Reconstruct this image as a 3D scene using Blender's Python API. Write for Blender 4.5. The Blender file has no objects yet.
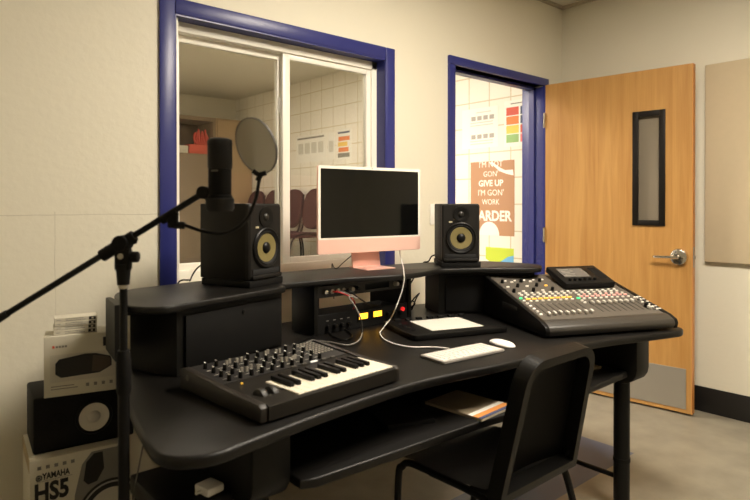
import bpy, bmesh, math, random
from mathutils import Vector, Matrix
random.seed(7)
S = bpy.context.scene
COL = S.collection
R = math.radians
PI = math.pi

# ------------------------------------------------------------------ camera
F = 588.19; HY = 207.72; YAW = 0.7142; PIT = 0.0053
CAM = Vector((0, -2.2947, 1.2253))
_fw = Vector((math.sin(YAW), math.cos(YAW), 0)); RT = Vector((math.cos(YAW), -math.sin(YAW), 0)); UP = Vector((0, 0, 1))
FW = _fw * math.cos(PIT) - UP * math.sin(PIT); UPC = UP * math.cos(PIT) + _fw * math.sin(PIT)
def ray(x, y): return FW + RT * ((x - 375) / F) + UPC * ((HY - y) / F)
def pz(x, y, z):                      # measured photo point on the level z
    d = ray(x, y); return CAM + d * ((z - CAM.z) / d.z)
def pd(x, y, d): return CAM + ray(x, y) * d      # measured photo point at a distance
cd = bpy.data.cameras.new('camera'); cam = bpy.data.objects.new('camera', cd); COL.objects.link(cam)
cam.location = CAM; cam.rotation_euler = (PI / 2 - PIT, 0, -YAW)
cd.sensor_width = 36; cd.lens = F / 750 * 36; cd.shift_y = -(250 - HY) / 750
cd.clip_start = 0.02
cd.dof.use_dof = True; cd.dof.focus_distance = 2.75; cd.dof.aperture_fstop = 4.0
S.camera = cam
S.view_settings.view_transform = 'Standard'; S.view_settings.look = 'None'
S.view_settings.gamma = 1; S.view_settings.use_curve_mapping = False
S.view_settings.exposure = 0.0
try:
    S.cycles.max_bounces = 10; S.cycles.transparent_max_bounces = 16
except Exception: pass

# ------------------------------------------------------------------ materials
def lin(c):
    return tuple(((v / 255) / 12.92 if v / 255 <= .04045 else ((v / 255 + .055) / 1.055) ** 2.4) for v in c)
def mat(name, c, rough=.5, metal=0, spec=.5, emit=0, ecol=None, bump=0, bscale=200, noise=0, nscale=5, coat=0):
    m = bpy.data.materials.new(name); m.use_nodes = True
    nt = m.node_tree; b = nt.nodes['Principled BSDF']
    col = (*lin(c), 1)
    b.inputs['Base Color'].default_value = col
    b.inputs['Roughness'].default_value = rough; b.inputs['Metallic'].default_value = metal
    b.inputs['Specular IOR Level'].default_value = spec
    if coat: b.inputs['Coat Weight'].default_value = coat
    if emit:
        b.inputs['Emission Color'].default_value = (*lin(ecol or c), 1); b.inputs['Emission Strength'].default_value = emit
    if bump or noise:
        tc = nt.nodes.new('ShaderNodeTexCoord')
    if noise:
        n = nt.nodes.new('ShaderNodeTexNoise'); n.inputs['Scale'].default_value = nscale; n.inputs['Detail'].default_value = 5
        nt.links.new(tc.outputs['Object'], n.inputs['Vector'])
        mx = nt.nodes.new('ShaderNodeMix'); mx.data_type = 'RGBA'
        mx.inputs[6].default_value = tuple(v * (1 - noise) for v in col[:3]) + (1,)
        mx.inputs[7].default_value = tuple(min(1, v * (1 + noise)) for v in col[:3]) + (1,)
        nt.links.new(n.outputs['Fac'], mx.inputs[0]); nt.links.new(mx.outputs[2], b.inputs['Base Color'])
    if bump:
        n2 = nt.nodes.new('ShaderNodeTexNoise'); n2.inputs['Scale'].default_value = bscale; n2.inputs['Detail'].default_value = 3
        nt.links.new(tc.outputs['Object'], n2.inputs['Vector'])
        bp = nt.nodes.new('ShaderNodeBump'); bp.inputs['Strength'].default_value = bump; bp.inputs['Distance'].default_value = .002
        nt.links.new(n2.outputs['Fac'], bp.inputs['Height']); nt.links.new(bp.outputs['Normal'], b.inputs['Normal'])
    return m
def glass_mat(name, tint, refl=1.5):
    m = bpy.data.materials.new(name); m.use_nodes = True; nt = m.node_tree
    nt.nodes.remove(nt.nodes['Principled BSDF'])
    t = nt.nodes.new('ShaderNodeBsdfTransparent'); t.inputs[0].default_value = (*tint, 1)
    g = nt.nodes.new('ShaderNodeBsdfGlossy'); g.inputs['Roughness'].default_value = .02
    fr = nt.nodes.new('ShaderNodeFresnel'); fr.inputs[0].default_value = refl
    mx = nt.nodes.new('ShaderNodeMixShader')
    nt.links.new(fr.outputs[0], mx.inputs[0]); nt.links.new(t.outputs[0], mx.inputs[1]); nt.links.new(g.outputs[0], mx.inputs[2])
    nt.links.new(mx.outputs[0], nt.nodes['Material Output'].inputs[0]); return m
def mesh_screen_mat(name, c, alpha):
    m = bpy.data.materials.new(name); m.use_nodes = True; nt = m.node_tree; b = nt.nodes['Principled BSDF']
    b.inputs['Base Color'].default_value = (*lin(c), 1); b.inputs['Roughness'].default_value = .9
    t = nt.nodes.new('ShaderNodeBsdfTransparent'); mx = nt.nodes.new('ShaderNodeMixShader'); mx.inputs[0].default_value = alpha
    nt.links.new(t.outputs[0], mx.inputs[1]); nt.links.new(b.outputs[0], mx.inputs[2]); nt.links.new(mx.outputs[0], nt.nodes['Material Output'].inputs[0])
    return m
def wood_mat(name, c1, c2):
    m = mat(name, c1, .38); nt = m.node_tree; b = nt.nodes['Principled BSDF']
    tc = nt.nodes.new('ShaderNodeTexCoord'); mp = nt.nodes.new('ShaderNodeMapping'); mp.inputs['Scale'].default_value = (9, 9, .55)
    n = nt.nodes.new('ShaderNodeTexNoise'); n.inputs['Scale'].default_value = 2.2; n.inputs['Detail'].default_value = 7; n.inputs['Distortion'].default_value = 1.2
    n2 = nt.nodes.new('ShaderNodeTexNoise'); n2.inputs['Scale'].default_value = 1.0; n2.inputs['Detail'].default_value = 4
    mp2 = nt.nodes.new('ShaderNodeMapping'); mp2.inputs['Scale'].default_value = (160, 160, 5)
    nt.links.new(tc.outputs['Object'], mp.inputs[0]); nt.links.new(mp.outputs[0], n.inputs['Vector'])
    nt.links.new(tc.outputs['Object'], mp2.inputs[0]); nt.links.new(mp2.outputs[0], n2.inputs['Vector'])
    ad = nt.nodes.new('ShaderNodeMath'); ad.operation = 'MULTIPLY_ADD'; ad.inputs[1].default_value = .35
    nt.links.new(n2.outputs['Fac'], ad.inputs[0]); nt.links.new(n.outputs['Fac'], ad.inputs[2])
    cr = nt.nodes.new('ShaderNodeValToRGB'); cr.color_ramp.elements[0].position = .42; cr.color_ramp.elements[1].position = .86
    cr.color_ramp.elements[0].color = (*lin(c2), 1); cr.color_ramp.elements[1].color = (*lin(c1), 1)
    nt.links.new(ad.outputs[0], cr.inputs[0]); nt.links.new(cr.outputs[0], b.inputs['Base Color'])
    return m
def mnode(nt, op, a=None, b=None):
    n = nt.nodes.new('ShaderNodeMath'); n.operation = op
    for i, v in enumerate((a, b)):
        if v is None: continue
        if isinstance(v, (int, float)): n.inputs[i].default_value = v
        else: nt.links.new(v, n.inputs[i])
    return n.outputs[0]
def block_mat():                      # white painted stack-bond block, 0.2 m courses
    m = mat('white_block', (238, 233, 221), .55, bump=.3, bscale=60); nt = m.node_tree; b = nt.nodes['Principled BSDF']
    tc = nt.nodes.new('ShaderNodeTexCoord'); sp = nt.nodes.new('ShaderNodeSeparateXYZ'); nt.links.new(tc.outputs['Object'], sp.inputs[0])
    def line(o, off):
        v = mnode(nt, 'FRACT', mnode(nt, 'DIVIDE', mnode(nt, 'ADD', o, off), .208))
        return mnode(nt, 'LESS_THAN', mnode(nt, 'ABSOLUTE', mnode(nt, 'SUBTRACT', v, .5)), .022)
    g = mnode(nt, 'MAXIMUM', line(sp.outputs['Y'], 10 * .208 + .06), line(sp.outputs['Z'], 10 * .208 + .124))
    mx = nt.nodes.new('ShaderNodeMix'); mx.data_type = 'RGBA'; nt.links.new(g, mx.inputs[0])
    mx.inputs[6].default_value = (*lin((238, 233, 221)), 1); mx.inputs[7].default_value = (*lin((205, 192, 162)), 1)
    nt.links.new(mx.outputs[2], b.inputs['Base Color']); return m
def wall_mat(name, c, seams=False):
    m = mat(name, c, .6, bump=.55, bscale=38, noise=.02, nscale=2); nt = m.node_tree; b = nt.nodes['Principled BSDF']
    if seams:                          # the filled joints of the wallboard left of the window
        src = b.inputs['Base Color'].links[0].from_socket
        tc = nt.nodes.new('ShaderNodeTexCoord'); sp = nt.nodes.new('ShaderNodeSeparateXYZ'); nt.links.new(tc.outputs['Object'], sp.inputs[0])
        nz = nt.nodes.new('ShaderNodeTexNoise'); nz.inputs['Scale'].default_value = 7; nt.links.new(tc.outputs['Object'], nz.inputs['Vector'])
        w = mnode(nt, 'MULTIPLY', mnode(nt, 'SUBTRACT', nz.outputs['Fac'], .5), .010)
        a = mnode(nt, 'LESS_THAN', mnode(nt, 'ABSOLUTE', mnode(nt, 'ADD', mnode(nt, 'SUBTRACT', sp.outputs['Z'], 1.189), w)), .0016)
        c1 = mnode(nt, 'LESS_THAN', mnode(nt, 'ABSOLUTE', mnode(nt, 'ADD', mnode(nt, 'SUBTRACT', sp.outputs['X'], .503), w)), .0013)
        c1 = mnode(nt, 'MULTIPLY', c1, mnode(nt, 'LESS_THAN', sp.outputs['Z'], 1.2))
        a = mnode(nt, 'MULTIPLY', a, mnode(nt, 'LESS_THAN', sp.outputs['X'], .87))
        g = mnode(nt, 'MULTIPLY', mnode(nt, 'MAXIMUM', a, c1), mnode(nt, 'MULTIPLY', nz.outputs['Fac'], .45))
        mx = nt.nodes.new('ShaderNodeMix'); mx.data_type = 'RGBA'; nt.links.new(g, mx.inputs[0])
        nt.links.new(src, mx.inputs[6]); mx.inputs[7].default_value = (*lin((120, 105, 75)), 1)
        nt.links.new(mx.outputs[2], b.inputs['Base Color'])
    return m
def floor_mat():
    c = (138, 131, 115)
    m = mat('vinyl_floor', c, .42, noise=.38, nscale=7); nt = m.node_tree; b = nt.nodes['Principled BSDF']
    src = b.inputs['Base Color'].links[0].from_socket
    tc = nt.nodes.new('ShaderNodeTexCoord'); sp = nt.nodes.new('ShaderNodeSeparateXYZ'); nt.links.new(tc.outputs['Object'], sp.inputs[0])
    x, y = sp.outputs['X'], sp.outputs['Y']
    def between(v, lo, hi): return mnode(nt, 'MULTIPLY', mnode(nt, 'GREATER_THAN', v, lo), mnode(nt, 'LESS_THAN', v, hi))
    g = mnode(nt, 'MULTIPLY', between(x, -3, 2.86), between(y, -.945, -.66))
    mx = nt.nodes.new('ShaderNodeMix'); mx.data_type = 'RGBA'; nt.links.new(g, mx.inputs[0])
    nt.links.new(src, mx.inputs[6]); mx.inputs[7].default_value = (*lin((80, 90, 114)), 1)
    nt.links.new(mx.outputs[2], b.inputs['Base Color']); return m

WALL = wall_mat('cream_wall', (226, 220, 201), True)
WALL2 = wall_mat('cream_wall_plain', (223, 217, 199))
BLOCK = block_mat()
CEIL = mat('ceiling_tile', (222, 218, 204), .9, bump=.6, bscale=120)
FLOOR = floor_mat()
BASE = mat('black_vinyl_base', (22, 20, 19), .5)
BLUE = mat('blue_paint', (44, 49, 116), .35, bump=.15, bscale=60)
VINYL = mat('white_vinyl', (240, 236, 224), .35)
GLASS = glass_mat('window_glass', (.86, .86, .83))
DOORGLASS = mat('frosted_glass', (128, 118, 102), .35)
WOOD = wood_mat('oak_veneer', (194, 148, 86), (172, 124, 66))
WOODEDGE = mat('oak_edge', (200, 136, 70), .45)
STEEL = mat('brushed_steel', (176, 170, 158), .4, .55)
CHROME = mat('satin_chrome', (215, 210, 200), .2, 1)
LITEBLK = mat('black_lite_frame', (20, 15, 11), .5, spec=.25)
FABRIC = mat('beige_fabric', (198, 182, 153), .95, bump=.5, bscale=500, noise=.03, nscale=30)
LAM = mat('black_laminate', (13, 11, 9), .45, bump=.1, bscale=500, spec=.32)
LAMD = mat('black_laminate_panel', (13, 12, 9), .5, spec=.22)
BLK = mat('black_plastic', (14, 13, 12), .42, spec=.22)
BLKM = mat('black_matte', (11, 10, 9), .7, spec=.22)
BLKMETAL = mat('black_metal', (10, 9, 8), .5, spec=.22)
RUBBER = mat('black_rubber', (15, 14, 14), .8)
VINYLWRAP = mat('black_speaker_vinyl', (21, 19, 16), .55, spec=.22, bump=.3, bscale=600)
BAFFLE = mat('speaker_baffle', (26, 24, 22), .5, spec=.22)
YELCONE = mat('yellow_cone', (120, 108, 64), .5, bump=.5, bscale=700)
GREYP = mat('grey_plastic', (88, 84, 78), .45)
PANELG = mat('console_grey', (82, 76, 68), .5)
SYNTHTOP = mat('synth_top', (30, 27, 23), .45, spec=.22)
WHITEP = mat('white_plastic', (238, 234, 228), .35)
IVORY = mat('ivory_key', (240, 232, 214), .25)
PINK = mat('pink_aluminium', (236, 188, 174), .32, .35)
PALEPINK = mat('pale_pink_glass', (244, 234, 222), .25)
SCREEN = mat('black_screen', (10, 10, 9), .12)
CARD = mat('white_card', (208, 202, 184), .6)
CARDB = mat('brown_card', (176, 158, 124), .7)
INK = mat('black_ink', (24, 22, 20), .6)
INKG = mat('grey_ink', (128, 124, 116), .6)
PAPER = mat('white_paper', (240, 238, 230), .7)
POSTERB = mat('poster_brown', (182, 138, 104), .6)
WHITEINK = mat('white_ink', (248, 242, 232), .6)
REDI = mat('red_ink', (206, 84, 62), .6)
ORNG = mat('orange_ink', (232, 128, 64), .6)
YELI = mat('yellow_ink', (240, 200, 90), .6)
GRNI = mat('green_ink', (150, 188, 120), .6)
LIME = mat('lime_ink', (196, 214, 70), .6)
SKYI = mat('sky_blue_ink', (110, 176, 222), .6)
NAVYI = mat('navy_ink', (56, 66, 100), .6)
PINKI = mat('pink_ink', (226, 120, 120), .6)
MAROON = mat('maroon_upholstery', (60, 28, 31), .85, bump=.3, bscale=300)
BROWNC = mat('brown_cabinet', (134, 116, 94), .6, noise=.08, nscale=3)
BROWND = mat('dark_brown_cabinet', (96, 76, 56), .6)
LED_Y = mat('lit_yellow', (236, 186, 96), .4, emit=.7, ecol=(255, 190, 60))
LED_O = mat('lit_meter', (255, 196, 60), .4, emit=3.2, ecol=(255, 178, 38))
LED_P = mat('lit_pink', (228, 166, 156), .4, emit=.45)
LED_G = mat('lit_green', (70, 230, 140), .4, emit=1.2)
LED_W = mat('pale_button', (226, 218, 204), .4, emit=.3)
LED_R = mat('lit_red', (220, 40, 40), .4, emit=.7)
LCD = mat('lcd_grey', (96, 94, 90), .2, emit=.12)
DIFF = mat('light_diffuser', (255, 240, 214), .6, emit=55.0, ecol=(255, 243, 224))
DIFF2 = mat('light_diffuser_next_room', (255, 240, 214), .6, emit=52.0, ecol=(255, 243, 228))
GREYCAB = mat('grey_cable', (120, 116, 110), .5)
REDCAB = mat('red_cable', (170, 36, 34), .5)
GRILLE = mat('mic_grille', (30, 29, 28), .5, .5, bump=.8, bscale=900)
POPMESH = mesh_screen_mat('pop_mesh', (176, 170, 156), .6)

# ------------------------------------------------------------------ mesh helpers
def merge(bm, t):
    me = bpy.data.meshes.new('tmp'); t.to_mesh(me); bm.from_mesh(me); bpy.data.meshes.remove(me); t.free()
def box(bm, c, s, rot=None, bev=0, seg=2):
    t = bmesh.new(); bmesh.ops.create_cube(t, size=1)
    bmesh.ops.scale(t, vec=s, verts=t.verts)
    if bev: bmesh.ops.bevel(t, geom=t.edges[:], offset=bev, segments=seg, affect='EDGES', profile=.5)
    if rot is not None: bmesh.ops.transform(t, matrix=rot.to_4x4(), verts=t.verts)
    bmesh.ops.translate(t, vec=c, verts=t.verts); merge(bm, t)
def bx2(bm, lo, hi, bev=0, seg=2):
    lo = Vector(lo); hi = Vector(hi); box(bm, (lo + hi) / 2, hi - lo, None, bev, seg)
def align(d):
    return Vector((0, 0, 1)).rotation_difference(Vector(d).normalized()).to_matrix()
def cyl(bm, p0, p1, r0, r1=None, seg=20, bev=0):
    p0 = Vector(p0); p1 = Vector(p1); r1 = r0 if r1 is None else r1
    t = bmesh.new(); bmesh.ops.create_cone(t, cap_ends=True, segments=seg, radius1=r0, radius2=r1, depth=(p1 - p0).length)
    if bev:
        es = [e for e in t.edges if len(e.link_faces) == 2 and any(len(f.verts) > 4 for f in e.link_faces)]
        bmesh.ops.bevel(t, geom=es, offset=bev, segments=2, affect='EDGES', profile=.5)
    bmesh.ops.transform(t, matrix=align(p1 - p0).to_4x4(), verts=t.verts)
    bmesh.ops.translate(t, vec=(p0 + p1) / 2, verts=t.verts); merge(bm, t)
def lathe(bm, prof, origin=(0, 0, 0), axis=(0, 0, 1), seg=32):     # prof: (radius, height)
    t = bmesh.new(); rings = []
    for r, h in prof:
        if r < 1e-6: rings.append([t.verts.new((0, 0, h))])
        else: rings.append([t.verts.new((r * math.cos(2 * PI * i / seg), r * math.sin(2 * PI * i / seg), h)) for i in range(seg)])
    for a, b in zip(rings, rings[1:]):
        for i in range(seg):
            j = (i + 1) % seg
            if len(a) == 1 and len(b) == 1: continue
            if len(a) == 1: t.faces.new((a[0], b[j], b[i]))
            elif len(b) == 1: t.faces.new((a[i], a[j], b[0]))
            else: t.faces.new((a[i], a[j], b[j], b[i]))
    bmesh.ops.recalc_face_normals(t, faces=t.faces)
    bmesh.ops.transform(t, matrix=align(axis).to_4x4(), verts=t.verts)
    bmesh.ops.translate(t, vec=origin, verts=t.verts); merge(bm, t)
def catmull(pts, n=8, closed=False):
    pts = [Vector(p) for p in pts]; out = []; N = len(pts)
    rng = range(N) if closed else range(N - 1)
    for i in rng:
        if closed: p0, p1, p2, p3 = pts[i - 1], pts[i], pts[(i + 1) % N], pts[(i + 2) % N]
        else: p0, p1, p2, p3 = pts[max(0, i - 1)], pts[i], pts[i + 1], pts[min(N - 1, i + 2)]
        for k in range(n):
            s = k / n
            out.append(.5 * ((2 * p1) + (p2 - p0) * s + (2 * p0 - 5 * p1 + 4 * p2 - p3) * s * s + (3 * p1 - p0 - 3 * p2 + p3) * s ** 3))
    if not closed: out.append(pts[-1])
    return out
def tube(bm, pts, r, seg=10, smooth=8):
    P = catmull(pts, smooth) if smooth else [Vector(p) for p in pts]
    rings = []; prev = None
    for i, p in enumerate(P):
        d = (P[min(i + 1, len(P) - 1)] - P[max(i - 1, 0)]).normalized()
        if prev is None:
            u = d.orthogonal().normalized()
        else:
            u = (prev - d * prev.dot(d)).normalized()
        prev = u; v = d.cross(u)
        rings.append([bm.verts.new(p + (u * math.cos(2 * PI * k / seg) + v * math.sin(2 * PI * k / seg)) * r) for k in range(seg)])
    for a, b in zip(rings, rings[1:]):
        for k in range(seg): bm.faces.new((a[k], a[(k + 1) % seg], b[(k + 1) % seg], b[k]))
    bm.faces.new(rings[0][::-1]); bm.faces.new(rings[-1])
def prism(bm, poly, z0, z1, bev=0, seg=3, M4=None):
    t = bmesh.new()
    b = [t.verts.new((p[0], p[1], z0)) for p in poly]; a = [t.verts.new((p[0], p[1], z1)) for p in poly]
    t.faces.new(b[::-1]); t.faces.new(a); n = len(poly)
    for i in range(n): t.faces.new((b[i], b[(i + 1) % n], a[(i + 1) % n], a[i]))
    bmesh.ops.recalc_face_normals(t, faces=t.faces)
    if bev:
        es = [e for e in t.edges if abs(e.verts[0].co.z - e.verts[1].co.z) < 1e-7]
        bmesh.ops.bevel(t, geom=es, offset=bev, segments=seg, affect='EDGES', profile=.5)
    if M4 is not None: bmesh.ops.transform(t, matrix=M4, verts=t.verts)
    merge(bm, t)
def rrect(w, h, r, n=6, cx=0, cy=0):
    out = []
    for (sx, sy, a0) in ((1, 1, 0), (-1, 1, 90), (-1, -1, 180), (1, -1, 270)):
        for k in range(n + 1):
            a = R(a0 + 90 * k / n); out.append((cx + sx * (w / 2 - r) + r * math.cos(a), cy + sy * (h / 2 - r) + r * math.sin(a)))
    return out
def ring(bm, outer, inner, z0, z1, M4=None):
    t = bmesh.new(); n = len(outer)
    V = [[t.verts.new((p[0], p[1], z)) for p in q] for q, z in ((outer, z0), (outer, z1), (inner, z1), (inner, z0))]
    for a in range(4):
        A, B = V[a], V[(a + 1) % 4]
        for i in range(n): t.faces.new((A[i], A[(i + 1) % n], B[(i + 1) % n], B[i]))
    bmesh.ops.recalc_face_normals(t, faces=t.faces)
    if M4 is not None: bmesh.ops.transform(t, matrix=M4, verts=t.verts)
    merge(bm, t)
XZ = Matrix(((1, 0, 0, 0), (0, 0, -1, 0), (0, 1, 0, 0), (0, 0, 0, 1)))     # draws (x, y) on a front face: up is z, height comes out along -y
def front(y): return Matrix.Translation((0, y, 0)) @ XZ
def obj(name, bm, m, parent=None, world=False, label=None, sharp=35):
    me = bpy.data.meshes.new(name); bm.to_mesh(me); bm.free()
    if m is not None: me.materials.append(m)
    me.shade_smooth(); me.set_sharp_from_angle(angle=R(sharp))
    o = bpy.data.objects.new(name, me); COL.objects.link(o)
    if parent is not None:
        o.parent = parent
        if world: o.location = -parent.location
    if label: o['label'] = label
    return o
def part(name, parent, m, fn, *a, world=False, label=None, **k):
    bm = bmesh.new(); fn(bm, *a, **k); return obj(name, bm, m, parent, world, label)
def thing(name, label, cat, loc=(0, 0, 0), rz=0, group=None):
    o = bpy.data.objects.new(name, None); COL.objects.link(o); o.empty_display_size = .05
    o.location = loc; o.rotation_euler = (0, 0, R(rz)); tag(o, label, cat, group); return o
def tag(o, label, cat, group=None):
    o['label'] = label; o['category'] = cat
    if group: o['group'] = group
    return o
def struct(name, bm, m, parent=None, label=None):
    o = obj(name, bm, m, parent)
    if parent is None: o['kind'] = 'structure'
    if label: o['label'] = label
    return o
def dup(root, loc, rz=None, label=None):
    r = root.copy(); COL.objects.link(r); r.location = loc
    if rz is not None: r.rotation_euler = (0, 0, R(rz))
    if label: r['label'] = label
    for ch in list(root.children):
        c = ch.copy(); COL.objects.link(c); c.parent = r
        for g in list(ch.children):
            d = g.copy(); COL.objects.link(d); d.parent = c
    return r
def text_part(name, s, size, m, parent, loc, rot, bold=0, align_='CENTER', sx=1, depth=.0006):
    cu = bpy.data.curves.new(name, 'FONT'); cu.body = s; cu.size = size; cu.align_x = align_; cu.offset = bold; cu.extrude = depth; cu.resolution_u = 3
    t = bpy.data.objects.new('tmp', cu); COL.objects.link(t)
    dg = bpy.context.evaluated_depsgraph_get(); me = bpy.data.meshes.new_from_object(t.evaluated_get(dg))
    bpy.data.objects.remove(t); bpy.data.curves.remove(cu)
    me.materials.clear(); me.materials.append(m)
    o = bpy.data.objects.new(name, me); COL.objects.link(o); o.parent = parent; o.location = loc; o.rotation_euler = rot; o.scale = (sx, 1, 1)
    return o

# ------------------------------------------------------------------ the setting
W = 3.749; H = 2.627; WT = .15; XL = -1.6; YF = -4.6; YN = 4.92
WX0, WX1, WZ0, WZ1 = .933, 2.056, .905, 1.983          # window opening
DX0, DX1, DZ1 = 2.595, 3.509, 2.038                    # door opening
bm = bmesh.new(); bx2(bm, (XL - .1, YF - .1, -.1), (W + .1, YN + .1, 0)); struct('floor', bm, FLOOR)
bm = bmesh.new(); bx2(bm, (XL - .1, YF - .1, H), (W + .1, WT / 2, H + .1)); bx2(bm, (XL - .1, WT / 2, H), (W + .1, YN + .1, H + .1)); struct('ceiling', bm, CEIL)
bm = bmesh.new()
bx2(bm, (XL, 0, 0), (WX0, WT, H)); bx2(bm, (WX0, 0, 0), (WX1, WT, WZ0)); bx2(bm, (WX0, 0, WZ1), (WX1, WT, H))
bx2(bm, (WX1, 0, 0), (DX0, WT, H)); bx2(bm, (DX0, 0, DZ1), (DX1, WT, H)); bx2(bm, (DX1, 0, 0), (W, WT, H))
struct('wall_back', bm, WALL)
bm = bmesh.new(); bx2(bm, (W, YF, 0), (W + .1, WT / 2, H)); struct('wall_right', bm, WALL2)
bm = bmesh.new(); bx2(bm, (XL - .1, YF, 0), (XL, WT / 2, H)); struct('wall_left', bm, WALL2)
bm = bmesh.new(); bx2(bm, (XL - .1, YF - .1, 0), (W + .1, YF, H)); struct('wall_front', bm, WALL2)
bm = bmesh.new(); bx2(bm, (W + .03, WT / 2 + .003, 0), (W + .1, YN, H)); struct('wall_beyond_right', bm, BLOCK)
bm = bmesh.new(); bx2(bm, (XL - .1, YN, 0), (W + .1, YN + .1, H)); struct('wall_beyond_back', bm, WALL2)
bm = bmesh.new(); bx2(bm, (XL - .1, WT / 2 + .003, 0), (XL, YN, H)); struct('wall_beyond_left', bm, WALL2)
bm = bmesh.new(); bx2(bm, (W - .008, YF, 0), (W, 0, .148), .003); struct('baseboard_right', bm, BASE)
bm = bmesh.new(); bx2(bm, (XL, -.008, 0), (DX0 - .052, 0, .148), .003); struct('baseboard_back', bm, BASE)
bm = bmesh.new(); bx2(bm, (XL, YF, 0), (XL + .008, 0, .148), .003); struct('baseboard_left', bm, BASE)
# wall angle strip of the ceiling
bm = bmesh.new(); bx2(bm, (W - .022, YF, H - .018), (W, 0, H)); bx2(bm, (XL, -.022, H - .018), (W, 0, H)); struct('trim_1', bm, mat('ceiling_angle', (186, 176, 156), .6))

# window: blue casing, white vinyl slider, two panes
bm = bmesh.new()
c = .064
for lo, hi in (((WX0 - c, -.013, WZ0 - c), (WX0, 0, WZ1 + c)), ((WX1, -.013, WZ0 - c), (WX1 + c, 0, WZ1 + c)),
               ((WX0, -.013, WZ1), (WX1, 0, WZ1 + c)), ((WX0, -.013, WZ0 - c), (WX1, 0, WZ0))): bx2(bm, lo, hi, .005)
bx2(bm, (WX1 - .006, -.010, WZ0), (WX1, .075, WZ1)); bx2(bm, (WX0, -.010, WZ1 - .006), (WX1, .075, WZ1))
bx2(bm, (WX0, -.010, WZ0), (WX0 + .004, .010, WZ1))
struct('trim_2', bm, BLUE)
bm = bmesh.new()
a0, a1, b0, b1 = WX0 + .004, WX1 - .006, WZ0, WZ1 - .006
bx2(bm, (a0, .012, b0), (a0 + .018, .055, b1), .003); bx2(bm, (a0, .055, b0), (a0 + .032, .135, b1), .003); bx2(bm, (a1 - .036, .055, b0), (a1, .135, b1), .003)
bx2(bm, (a0, .055, b1 - .042), (a1, .135, b1), .003); bx2(bm, (a0, .045, b0), (a1, .135, b0 + .046), .004)
win = struct('window_1', bm, VINYL)
def sash(bm, x0, x1, z0, z1, y0, y1, ws, wt, wb):
    bx2(bm, (x0, y0, z0), (x0 + ws[0], y1, z1), .002); bx2(bm, (x1 - ws[1], y0, z0), (x1, y1, z1), .002)
    bx2(bm, (x0 + ws[0], y0, z1 - wt), (x1 - ws[1], y1, z1), .002); bx2(bm, (x0 + ws[0], y0, z0), (x1 - ws[1], y1, z0 + wb), .002)
z0, z1 = b0 + .044, b1 - .040
o = part('sliding_sash', win, VINYL, sash, a0 + .030, 1.505, z0, z1, .095, .122, (.025, .040), .032, .028)
part('glass_pane', o, GLASS, bx2, (a0 + .050, .106, z0 + .025), (1.470, .110, z1 - .028))
o = part('fixed_sash', win, VINYL, sash, 1.476, a1 - .034, z0, z1, .066, .092, (.040, .030), .028, .028)
part('glass_pane', o, GLASS, bx2, (1.512, .077, z0 + .025), (a1 - .060, .081, z1 - .025))
def latch(bm):
    bx2(bm, (1.470, .084, 1.655), (1.494, .097, 1.73), .004); bx2(bm, (1.476, .076, 1.68), (1.488, .088, 1.71), .003)
part('latch', win, WHITEP, latch)

# door frame and leaf
bm = bmesh.new(); c = .0505
for x0, x1 in ((DX0 - c, DX0), (DX1, DX1 + c)): bx2(bm, (x0, -.018, 0), (x1, WT + .018, DZ1), .004)
bx2(bm, (DX0 - c, -.018, DZ1), (DX1 + c, WT + .018, DZ1 + c), .004)
bx2(bm, (DX0, .06, 0), (DX0 + .016, .10, DZ1)); bx2(bm, (DX1 - .016, .06, 0), (DX1, .10, DZ1)); bx2(bm, (DX0, .06, DZ1 - .016), (DX1, .10, DZ1))
struct('trim_3', bm, BLUE)
HX, HYY = 3.5086, -.022; EX, EY = 3.602, -.930
ang = math.atan2(EY - HYY, EX - HX)
bm = bmesh.new()
DW = .914; ly = .045
L0, L1, LZ0, LZ1 = .600, .748, 1.118, 1.772
for lo, hi in (((0, 0, .012), (L0, ly, 2.04)), ((L1, 0, .012), (DW, ly, 2.04)), ((L0, 0, .012), (L1, ly, LZ0)), ((L0, 0, LZ1), (L1, ly, 2.04))): bx2(bm, lo, hi)
bmesh.ops.remove_doubles(bm, verts=bm.verts, dist=1e-5)
# local +y must point to +X of the room (away from the camera): mirror by rotating and keeping y to the wall side
door = struct('door_1', bm, WOOD, label='open oak veneer door leaf with narrow vision window')
door.location = (HX, HYY, 0); door.rotation_euler = (0, 0, ang)
def lite(bm):
    for y0, y1 in ((-.010, .004), (ly - .004, ly + .010)):
        sash(bm, L0 - .020, L1 + .020, LZ0 - .020, LZ1 + .020, y0, y1, (.034, .034), .034, .034)
    sash(bm, L0 - .001, L1 + .001, LZ0 - .001, LZ1 + .001, .003, ly - .003, (.004, .004), .004, .004)
lf = part('vision_frame', door, LITEBLK, lite)
part('vision_glass', lf, DOORGLASS, bx2, (L0, .02, LZ0), (L1, .026, LZ1))
part('kick_plate', door, STEEL, bx2, (.035, -.0035, .035), (.884, 0, .27), .001, 1)
part('edge_band', door, WOODEDGE, bx2, (DW - .001, -.0005, .012), (DW + .002, ly + .0005, 2.0405))
for zz in (.25, 1.02, 1.80):
    part('hinge', door, CHROME, lambda bm: (cyl(bm, (-.006, -.008, zz - .05), (-.006, -.008, zz + .05), .007), bx2(bm, (-.004, -.003, zz - .05), (.0, .036, zz + .05))))
def rose(bm): lathe(bm, [(0, .030), (.026, .030), (.045, .022), (.050, .006), (.050, 0), (0, 0)], (.846, 0, .92), (0, -1, 0))
hd = part('handle_rose', door, CHROME, rose)
part('lever', hd, CHROME, lambda bm: (cyl(bm, (.846, -.02, .92), (.846, -.056, .92), .012, .010, bev=.002),
     tube(bm, [(.856, -.052, .92), (.82, -.054, .92), (.77, -.052, .918), (.727, -.050, .917), (.716, -.040, .917)], .0088)))
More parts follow.
